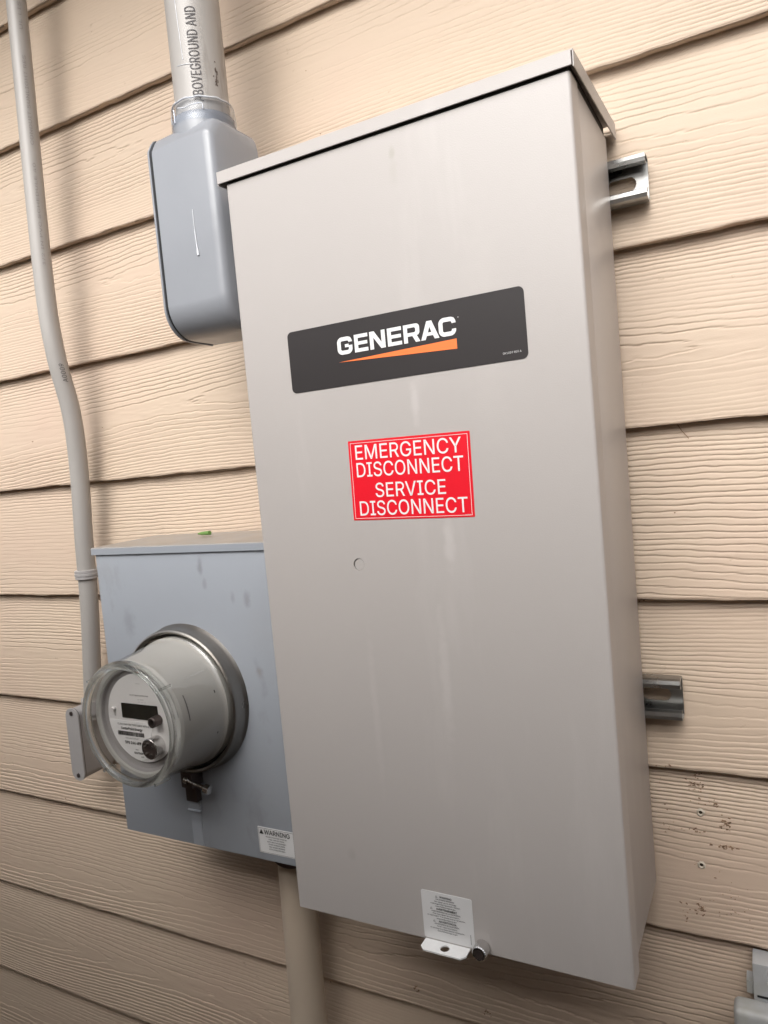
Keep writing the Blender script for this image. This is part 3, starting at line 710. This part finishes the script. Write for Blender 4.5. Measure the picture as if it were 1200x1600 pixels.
# ------------------------------------------------------------------ electric meter
mt = thing('electric_meter', 'round electric meter with clear domed cover plugged into the grey socket box', 'electric meter', (MX, -.14, MZ))
obj('base_shell', LY(MX, MZ, [(.0800, -.1305), (.0795, -.1420), (.0772, -.1440), (.0745, -.1490), (.0715, -.1800), (.0690, -.2030), (.0668, -.2060), (.0620, -.2062), (.0600, -.2050)], n=96), 'meter', mt, ang=30)
fp = obj('face_ring', LY(MX, MZ, [(.0605, -.2052), (.0590, -.2045), (.0575, -.2010), (.0550, -.2000), (.0001, -.1999)], n=72), 'facedark', mt, ang=25)
FYp = -.2004
# upper faceplate (round plate) and the D-shaped white label
plate = obj('faceplate', (lambda b: (prism(b, [(MX + .002 + a, MZ + .002 + c) for a, c in arc(0, 0, .0515, 0, 354, 59)], FYp - .0022, FYp, 'y', bev=.0006, seg=1), b)[1])(bmesh.new()), 'face', mt, ang=25)
yP = FYp - .0024
lab = [(MX + .002 + a, MZ + .002 + c) for a, c in ([(-.0503, -.0045)] + arc(0, 0, .0508, 186, 264, 16) + [(.004, -.0470), (.018, -.0100), (.026, -.0045)])]
lb = obj('meter_label', (lambda b: (prism(b, lab, yP - .0004, yP, 'y'), b)[1])(bmesh.new()), 'meterlabel', mt, smooth=False)
T = []; yt = yP - .0007; ox = MX + .002; oz = MZ + .002
T.append(line_text('CL200 240V 3W TYPE C2SOD 30TA 1.0Kh', ox - .009, oz - .0098, .0028, yt, bold=.012, maxw=.071))
T.append(line_text('CenterPoint Energy', ox - .015, oz - .0150, .0038, yt, bold=.024, maxw=.050))
random.seed(3); x = ox - .038
while x < ox + .004:
    wd = random.choice((.0004, .0007, .0011)); T.append(quad(x, x + wd, oz - .0222, oz - .0172, yt)); x += wd + random.choice((.0004, .0006))
T.append(line_text('*39124647 200347*', ox - .016, oz - .0257, .0022, yt, bold=.0, maxw=.028))
T.append(line_text('391 246 477', ox - .015, oz - .0318, .0046, yt, bold=.018, maxw=.026))
T.append(line_text('itron', ox - .010, oz - .0385, .0022, yt, bold=.01))
T.append(line_text('CENTRON', ox - .008, oz - .0428, .0030, yt, bold=.03, maxw=.022))
T.append(line_text('240V', ox - .002, oz - .0462, .0018, yt, bold=.02))
obj('lettering', join_meshes(T), 'black', lb, smooth=False)
T = [line_text('DO NOT REMOVE METER COVER', ox + .002, oz + .0260, .0019, yP - .0001, bold=.02, maxw=.036), line_text('kWh  DEMAND', ox + .004, oz + .0215, .0014, yP - .0001, bold=.0),
     line_text('Wh      kW      test', ox + .006, oz + .0185, .0014, yP - .0001, bold=.0), line_text('AMI R3.1', ox + .002, oz + .0400, .0015, yP - .0001, bold=.0, maxw=.016)]
obj('plate_print', join_meshes(T), 'greyink', plate, smooth=False)
obj('lcd_display', (lambda b: (prism(b, rrect(ox - .0280, ox + .0290, oz - .0010, oz + .0165, .0008, 2), yP - .0006, yP, 'y'), b)[1])(bmesh.new()), 'lcd', mt, smooth=False)
obj('optical_port', LY(ox + .0290, oz + .0010, [(.0060, yP), (.0060, yP - .0105), (.0052, yP - .0115), (.0036, yP - .0110), (.0034, yP - .0060), (.0001, yP - .0060)], n=32), 'darkmetal', mt)
rk = obj('reset_knob', LY(ox + .0240, oz - .0285, [(.0112, yP), (.0112, yP - .0110), (.0118, yP - .0118), (.0118, yP - .0135), (.0108, yP - .0142)], n=40), 'chrome', mt)
obj('knob_face', LY(ox + .0240, oz - .0285, [(.0110, yP - .0138), (.0001, yP - .0136)], n=36), 'darkmetal', rk)
bm = bmesh.new()
for a in (30, 110, 150, 230, 290):
    lathe_y(bm, ox + .0240 + .0064 * math.cos(math.radians(a)), oz - .0285 + .0064 * math.sin(math.radians(a)), [(.0017, yP - .0137), (.0015, yP - .0152), (.0001, yP - .0155)], n=12)
obj('knob_pins', bm, 'chrome', rk)
bm = bmesh.new(); tube(bm, [(ox - .0400, yP, oz + .0090), (ox - .0400, yP - .0040, oz + .0085)], .0024, 14); box(bm, ox - .0406, ox - .0394, yP - .0010, yP, oz + .0000, oz + .0080)
obj('face_pin', bm, 'face', mt)
# clear cover: thin wall plus thick moulded rim
cover = obj('clear_cover', LY(MX, MZ, [(.0822, -.1350), (.0818, -.1425), (.0790, -.1450), (.0775, -.1500), (.0738, -.1900), (.0722, -.2130)], n=96), 'clear', mt, ang=40)
obj('cover_rim', LY(MX, MZ, [(.0716, -.2110), (.0728, -.2150), (.0724, -.2190), (.0706, -.2222), (.0680, -.2236), (.0655, -.2228), (.0635, -.2200), (.0628, -.2170), (.0640, -.2150), (.0665, -.2160), (.0690, -.2150), (.0702, -.2125), (.0716, -.2110)], n=110), 'glass', cover, ang=60)
obj('cover_front', LY(MX, MZ, [(.0632, -.2180), (.0600, -.2176), (.0400, -.2184), (.0001, -.2188)], n=72), 'clear', cover, ang=60)
for a, r1 in ((62, .0765), (35, .0752)):
    a = math.radians(a); d = Vector((math.cos(a), 0, math.sin(a)))
    pass
def seam(a, y0, y1, rr=.0005, m='glass'):
    a = math.radians(a); c, s = math.cos(a), math.sin(a)
    def R(y): return .0775 - (.0775 - .0724) * min(1, max(0, (-.1500 - y) / .063)) + .0004
    return TB([(MX + R(y0) * c, y0, MZ + R(y0) * s), (MX + R(y1) * c, y1, MZ + R(y1) * s)], rr, 8)
bm = seam(38, -.150, -.185, .0005); obj('cover_seam', bm, 'clear', cover)
bm = seam(38, -.206, -.222, .0016); obj('cover_lug', bm, 'glass', cover)
bm = seam(140, -.206, -.222, .0016); obj('cover_lug', bm, 'glass', cover)
bm = seam(232, -.206, -.222, .0018); obj('cover_lug', bm, 'glass', cover)
bm = seam(-62, -.200, -.222, .0020); obj('cover_lug', bm, 'glass', cover)
# printed tick and slots on the side
def patch(a0, a1, y0, y1, m, name):
    bm = bmesh.new(); n = 6; A = []; B = []
    def R(y): return .0745 - (.0745 - .0690) * min(1, max(0, (-.1490 - y) / .054)) + .0006
    for i in range(n + 1):
        a = math.radians(a0 + (a1 - a0) * i / n)
        A.append(bm.verts.new((MX + R(y0) * math.cos(a), y0, MZ + R(y0) * math.sin(a)))); B.append(bm.verts.new((MX + R(y1) * math.cos(a), y1, MZ + R(y1) * math.sin(a))))
    for i in range(n): bm.faces.new((A[i], A[i + 1], B[i + 1], B[i]))
    obj(name, bm, m, mt)
patch(2, 26, -.1940, -.1955, 'greyink', 'side_mark')
patch(16, 18.5, -.1520, -.1535, 'black', 'vent_slot')
patch(-22, -20, -.1520, -.1535, 'black', 'vent_slot')

# ------------------------------------------------------------------ thin conduit on the left, with strap and small conduit body
r = .01335
P = [(-.4165, -.056, .62), (-.4210, -.056, .20), (-.4250, -.056, -.036), (-.4360, -.056, -.40), (-.4350, -.052, -.52), (-.4330, -.038, -.61), (-.4400, -.031, -.70), (-.4470, -.031, -.80), (-.4520, -.031, -.90), (-.4630, -.031, -1.00), (-.4720, -.031, -1.075)]
cond = thing('thin_conduit', 'thin grey plastic conduit with a gentle bend running up the left side of the wall', 'conduit', (-.46, -.031, -1.07))
sp = spline(P, 8); obj('pipe', TB(sp, r, 28), 'pvc', cond, ang=60)
def wrap_text(s, axis_pt, rad, phi0, z0, h, length, up=True, lean=(0, 0), bold=0.0, jit=0):
    """text that runs up a vertical pipe; phi0 angle of text centre line (0 = +X, -90 = -Y)"""
    me = text_mesh(s, 1.0, bold, 1.05); bm = bmesh.new(); bm.from_mesh(me)
    ys = [v.co.y for v in bm.verts]; xs = [v.co.x for v in bm.verts]; a, b, c, d = min(xs), max(xs), min(ys), max(ys)
    for i in range(1, 8):
        bmesh.ops.bisect_plane(bm, geom=list(bm.verts) + list(bm.edges) + list(bm.faces), plane_co=(0, c + (d - c) * i / 8, 0), plane_no=(0, 1, 0))
    for v in bm.verts:
        u = (v.co.x - a) / (b - a); t = ((v.co.y - c) / (d - c) - .5) * h
        z = z0 + u * length; ph = math.radians(phi0) - t / rad
        v.co = Vector((axis_pt[0] + lean[0] * (z - z0) + rad * math.cos(ph), axis_pt[1] + lean[1] * (z - z0) + rad * math.sin(ph), z))
    return bm
def pipe_at(z):
    for a, b in zip(sp, sp[1:]):
        if min(a.z, b.z) <= z <= max(a.z, b.z):
            t = (z - a.z) / (b.z - a.z); p = a.lerp(b, t); return p, (b - a).normalized()
    return sp[0], Vector((0, 0, -1))
def thin_print(s, z0, length, h, phi=-24):
    p, d = pipe_at(z0); q, _ = pipe_at(z0 + length); ln = ((q.x - p.x) / length, (q.y - p.y) / length)
    return wrap_text(s, (p.x, p.y), r + .0005, phi, z0, h, length, lean=ln)
bm = thin_print('A0009', -.5655, .026, .0068); obj('print', bm, 'pipeink', cond, smooth=False)
for z0, s, L in ((-.40, '1/2 IN PVC SCHEDULE 40', .14), (-.235, 'CONDUIT SUNLIGHT RES', .12), (-.08, 'UL LISTED', .06)):
    bm = thin_print(s, z0, L, .0045, -26); obj('print', bm, 'fadedink', cond, smooth=False)
st = thing('conduit_strap', 'grey two-ridge strap holding the thin left conduit to the wall beside the meter box', 'strap', (-.45, -.01, -.852))
p, d = pipe_at(-.850)
bm = bmesh.new()
for dz, rr in ((-.0045, .0172), (0, .0178), (.0045, .0172)):
    n = 40; 
    tube(bm, [(p.x, p.y, -.8505 + dz - .0024), (p.x, p.y, -.8505 + dz - .0018), (p.x, p.y, -.8505 + dz + .0018), (p.x, p.y, -.8505 + dz + .0024)], [rr - .001, rr, rr, rr - .001], 36)
box(bm, p.x - .0165, p.x + .0165, p.y, .004, -.8570, -.8440, bev=.001)
obj('strap_band', bm, 'pvc_small', st)

sb = thing('pull_elbow', 'small grey pull elbow with screwed cover plate just left of the electric meter', 'conduit fitting', (-.49, -.03, -1.17))
sx0, sx1 = -.5000, -.4720
bm = bmesh.new(); prism(bm, rrect(sx0 + .001, sx1 - .001, -1.1650, -1.0540, .0125, 8), -.0550, -.002, 'y'); obj('body', bm, 'pvc_small', sb, ang=30)
obj('cover_gasket', (lambda b: (prism(b, rrect(sx0 + .0006, sx1 - .0006, -1.1655, -1.0535, .0128, 8), -.0563, -.0551, 'y'), b)[1])(bmesh.new()), 'gasket', sb, ang=30)
cv = obj('cover_plate', (lambda b: (prism(b, rrect(sx0, sx1, -1.1665, -1.0530, .0136, 10), -.0590, -.0564, 'y', bev=.0008), b)[1])(bmesh.new()), 'pvc_small', sb, ang=30)
for z in (-1.0610, -1.1580):
    obj('cover_screw', LY((sx0 + sx1) / 2, z, [(.0034, -.0590), (.0032, -.0604), (.0012, -.0609), (.0010, -.0600), (.0001, -.0599)], n=20), 'darkmetal', cv)
bm = TB([(-.4690, -.031, -1.045), (-.4712, -.031, -1.066)], .0172, 28); obj('hub', bm, 'pvc_small', sb, ang=40)

# ------------------------------------------------------------------ big conduit and big conduit body
PX, PY, PR = -.0770, -.1070, .03015
big = thing('big_conduit', 'thick grey plastic conduit with black printing rising above the cabinet corner', 'conduit', (PX, PY, -.34))
lean = (-.075 + .0) * 0
obj('pipe', TB([(PX + .002, PY, -.345), (PX + .002, PY, -.1), (PX + .002, PY, .9)], PR, 48), 'pvc', big, ang=60)
bm = wrap_text('ABOVEGROUND AND', (PX + .002, PY), PR + .0006, -57, -.3140, .0118, .100, bold=.0)
obj('print', bm, 'pipeink', big, smooth=False, label='black ABOVEGROUND AND printing')
bm = bmesh.new()
def pp(a, z, rr=PR + .0002): a = math.radians(a); return (PX + .002 + rr * math.cos(a), PY + rr * math.sin(a), z)
for i in range(26):
    a = -14 + random.gauss(0, 1.6); z = -.283 + random.gauss(0, .009); tube(bm, [pp(a, z), pp(a + random.uniform(-2, 2), z - random.uniform(.001, .004))], random.uniform(.0002, .0007), 6)
obj('scuff', bm, 'scuff', big, label='dark scuff on the pipe side')
bm = bmesh.new()
for a0, z0, a1, z1 in ((-92, -.150, -82, -.268), (-88, -.14, -84, -.19), (-100, -.272, -60, -.2745)):
    tube(bm, [pp(a0 + (a1 - a0) * i / 8, z0 + (z1 - z0) * i / 8) for i in range(9)], .00032, 6)
obj('scratch', bm, 'glue', big, label='pale scratches on the pipe')
bb = thing('pull_elbow', 'large grey pull elbow with black gasket beside the cabinet top left corner', 'conduit fitting', (-.08, -.1, -.57))
def outline(yf, yb, zt, zb, rt, rb, n=12):
    # (y,z) loop: front bottom arc, front top arc, back
    c = []
    for i in range(n + 1):
        a = math.radians(270 - 90 * i / n); c.append((yf + rb + rb * math.cos(a), zb + rb + rb * math.sin(a)))
    for fy, fz in ((0, -1.0), (.02, -.86), (.06, -.78), (.30, -.36), (.52, -.10), (.70, -.02), (.85, 0)): c.append((yf + rt * fy, zt + rt * fz))
    c += [(yb, zt), (yb, (zt + zb) / 2), (yb, zb)]
    return c
def loft_x(stations):
    bm = bmesh.new(); rings = []
    for x, o in stations: rings.append([bm.verts.new((x, p[0], p[1])) for p in o])
    n = len(rings[0])
    for a, b in zip(rings, rings[1:]):
        for i in range(n): bm.faces.new((a[i], a[(i + 1) % n], b[(i + 1) % n], b[i]))
    bm.faces.new(rings[0]); bm.faces.new(rings[-1][::-1]); return bm
GX = -.1225
st_ = [(GX, outline(-.1450, -.070, -.3370, -.5610, .020, .036)), (GX + .040, outline(-.1465, -.070, -.3355, -.5625, .020, .036)), (-.0480, outline(-.1465, -.070, -.3355, -.5620, .020, .036)),
       (-.0420, outline(-.1458, -.070, -.3360, -.5615, .020, .036)), (-.0378, outline(-.1435, -.070, -.3375, -.5600, .021, .036)), (-.0355, outline(-.1385, -.070, -.3410, -.5570, .022, .034)),
       (-.0335, outline(-.1260, -.070, -.3450, -.5460, .022, .03)), (-.0315, outline(-.1080, -.070, -.3560, -.5300, .02, .02))]
obj('body', loft_x(st_), 'pvc_body', bb, ang=50)
obj('gasket', loft_x([(GX - .0034, outline(-.1440, -.070, -.3380, -.5600, .020, .036)), (GX - .0001, outline(-.1440, -.070, -.3380, -.5600, .020, .036))]), 'gasket', bb, ang=50)
obj('side_cover', loft_x([(GX - .0068, outline(-.1440, -.070, -.3375, -.5605, .020, .036)), (GX - .0060, outline(-.1458, -.070, -.3365, -.5618, .020, .036)), (GX - .0035, outline(-.1458, -.070, -.3365, -.5618, .020, .036))]), 'pvc_body', bb, ang=50)
# hub collar and shoulder
bm = bmesh.new(); rings = []
n = 56
def ring(z, f):
    out = []
    for i in range(n):
        a = 2 * math.pi * i / n; rr, dx, dy = f(a); out.append(bm.verts.new((PX + .002 + rr * math.cos(a) + dx, PY + rr * math.sin(a) + dy, z)))
    return out
rr_ = [ring(-.3235, lambda a: (.0304, 0, 0)), ring(-.3235, lambda a: (.0338, 0, 0)), ring(-.3245, lambda a: (.0347, 0, 0)), ring(-.3300, lambda a: (.0352, 0, 0)), ring(-.3420, lambda a: (.0354, .0005, 0)),
       ring(-.3560, lambda a: (.0355, .0035 * max(0, math.cos(a)), .001)), ring(-.3800, lambda a: (.035, .0085 * max(0, math.cos(a)), 0.004)), ring(-.42, lambda a: (.033, .0100 * max(0, math.cos(a)), 0.008))]
for a, b in zip(rr_, rr_[1:]):
    for i in range(n): bm.faces.new((a[i], a[(i + 1) % n], b[(i + 1) % n], b[i]))
hub = obj('hub', bm, 'pvc_body', bb, ang=60)
# glue runs
bm = bmesh.new(); cr = []
for z, r_ in ((-.3340, .0362), (-.3240, .0361), (-.3130, .0352), (-.3105, .0346), (-.3098, .0330), (-.3100, .0310)):
    cr.append([bm.verts.new((PX + .002 + (r_ + .0003 * math.sin(5 * a)) * math.cos(a), PY + (r_ + .0003 * math.sin(5 * a)) * math.sin(a), z + .0006 * math.sin(3 * a))) for a in [2 * math.pi * i / 56 for i in range(56)]])
for a, b in zip(cr, cr[1:]):
    for i in range(56): bm.faces.new((a[i], a[(i + 1) % 56], b[(i + 1) % 56], b[i]))
obj('clear_collar', bm, 'clear2', hub, ang=60)
def run(pts, rad): return TB(spline(pts, 5), rad, 8)
bm = bmesh.new()
def onpipe(a, z, rr): a = math.radians(a); return (PX + .002 + rr * math.cos(a), PY + rr * math.sin(a), z)
tube(bm, spline([onpipe(a, -.3100 + .0006 * math.sin(a * .2), .0336) for a in range(-178, 20, 12)], 3), .0009, 8)
tube(bm, spline([onpipe(-115, -.3165, .0352), onpipe(-113, -.322, .0354), onpipe(-112, -.331, .0355)], 5), .0007, 8)
tube(bm, spline([onpipe(-140, -.3165, .0352), onpipe(-141, -.325, .0354)], 5), .0006, 8)
tube(bm, spline([onpipe(-100, -.3180, .0354), onpipe(-85, -.3205, .0354), onpipe(-70, -.3190, .0354), onpipe(-52, -.3180, .0354), onpipe(-50, -.324, .0356)], 4), .0007, 8)
obj('glue_bead', bm, 'glue', hub)
bm = bmesh.new(); tube(bm, spline([(-.071, -.1468, -.4300), (-.0705, -.1471, -.455), (-.069, -.1472, -.480)], 6), [.0003] * 6 + [.0006] * 5 + [.0013, .0013], 8)
obj('glue_run', bm, 'glue', bb)

# ------------------------------------------------------------------ riser pipe below
ris = thing('riser_pipe', 'tan painted riser pipe coming down from the bottom of the meter box', 'pipe', (-.105, -.04, -2.2))
obj('pipe', TB([(-.1010, -.043, -1.215), (-.1040, -.043, -1.36), (-.1090, -.043, -1.60), (-.115, -.043, -2.2)], .0235, 36), 'tanpipe', ris, ang=60)
obj('coupling', TB([(-.1000, -.043, -1.187), (-.1000, -.043, -1.190), (-.1005, -.043, -1.224), (-.1006, -.043, -1.2275)], [.0260, .0285, .0285, .0255], 36), 'rust', ris, ang=40)

# ------------------------------------------------------------------ outlet box at the lower right corner
ob = thing('outlet_box', 'weathered grey outdoor outlet box on the siding at the lower right corner', 'outlet box', (.46, -.02, -1.40))
obj('mounting_plate', (lambda b: (prism(b, rrect(.4310, .5200, -1.410, -1.2510, .0010, 3), -.0200, .004, 'y', bev=.0008), b)[1])(bmesh.new()), 'box', ob, ang=30)
obj('side_ear', BX(.4245, .4307, -.0120, .003, -1.2890, -1.2760), 'box', ob, smooth=False)
bm = bmesh.new(); box(bm, .4130, .5230, -.0450, -.0202, -1.408, -1.2860, bev=.006, seg=4); obj('bubble_cover', bm, 'box', ob, ang=40)
obj('screw_boss', LY(.4520, -1.2640, [(.0120, -.0200), (.0118, -.0208), (.0100, -.0209), (.0092, -.0203), (.0001, -.0203)], n=36), 'box', ob, ang=25)
obj('hinge_slot', BX(.4340, .5150, -.0206, -.019, -1.2855, -1.2835), 'gasket', ob, smooth=False)
obj('cover_hole', BX(.4215, .4240, -.0456, -.044, -1.3120, -1.3085), 'gasket', ob, smooth=False)

# ------------------------------------------------------------------ bit of green wire jacket lying on the can
gw = obj('green_wire_stub', TB([(-.2000, -.052, -.7950), (-.1900, -.055, -.7945), (-.1745, -.058, -.7940)], [.0010, .0024, .0029], 12), 'green')
tag(gw, 'short green plastic wire scrap lying on top of the grey meter box', 'wire scrap')
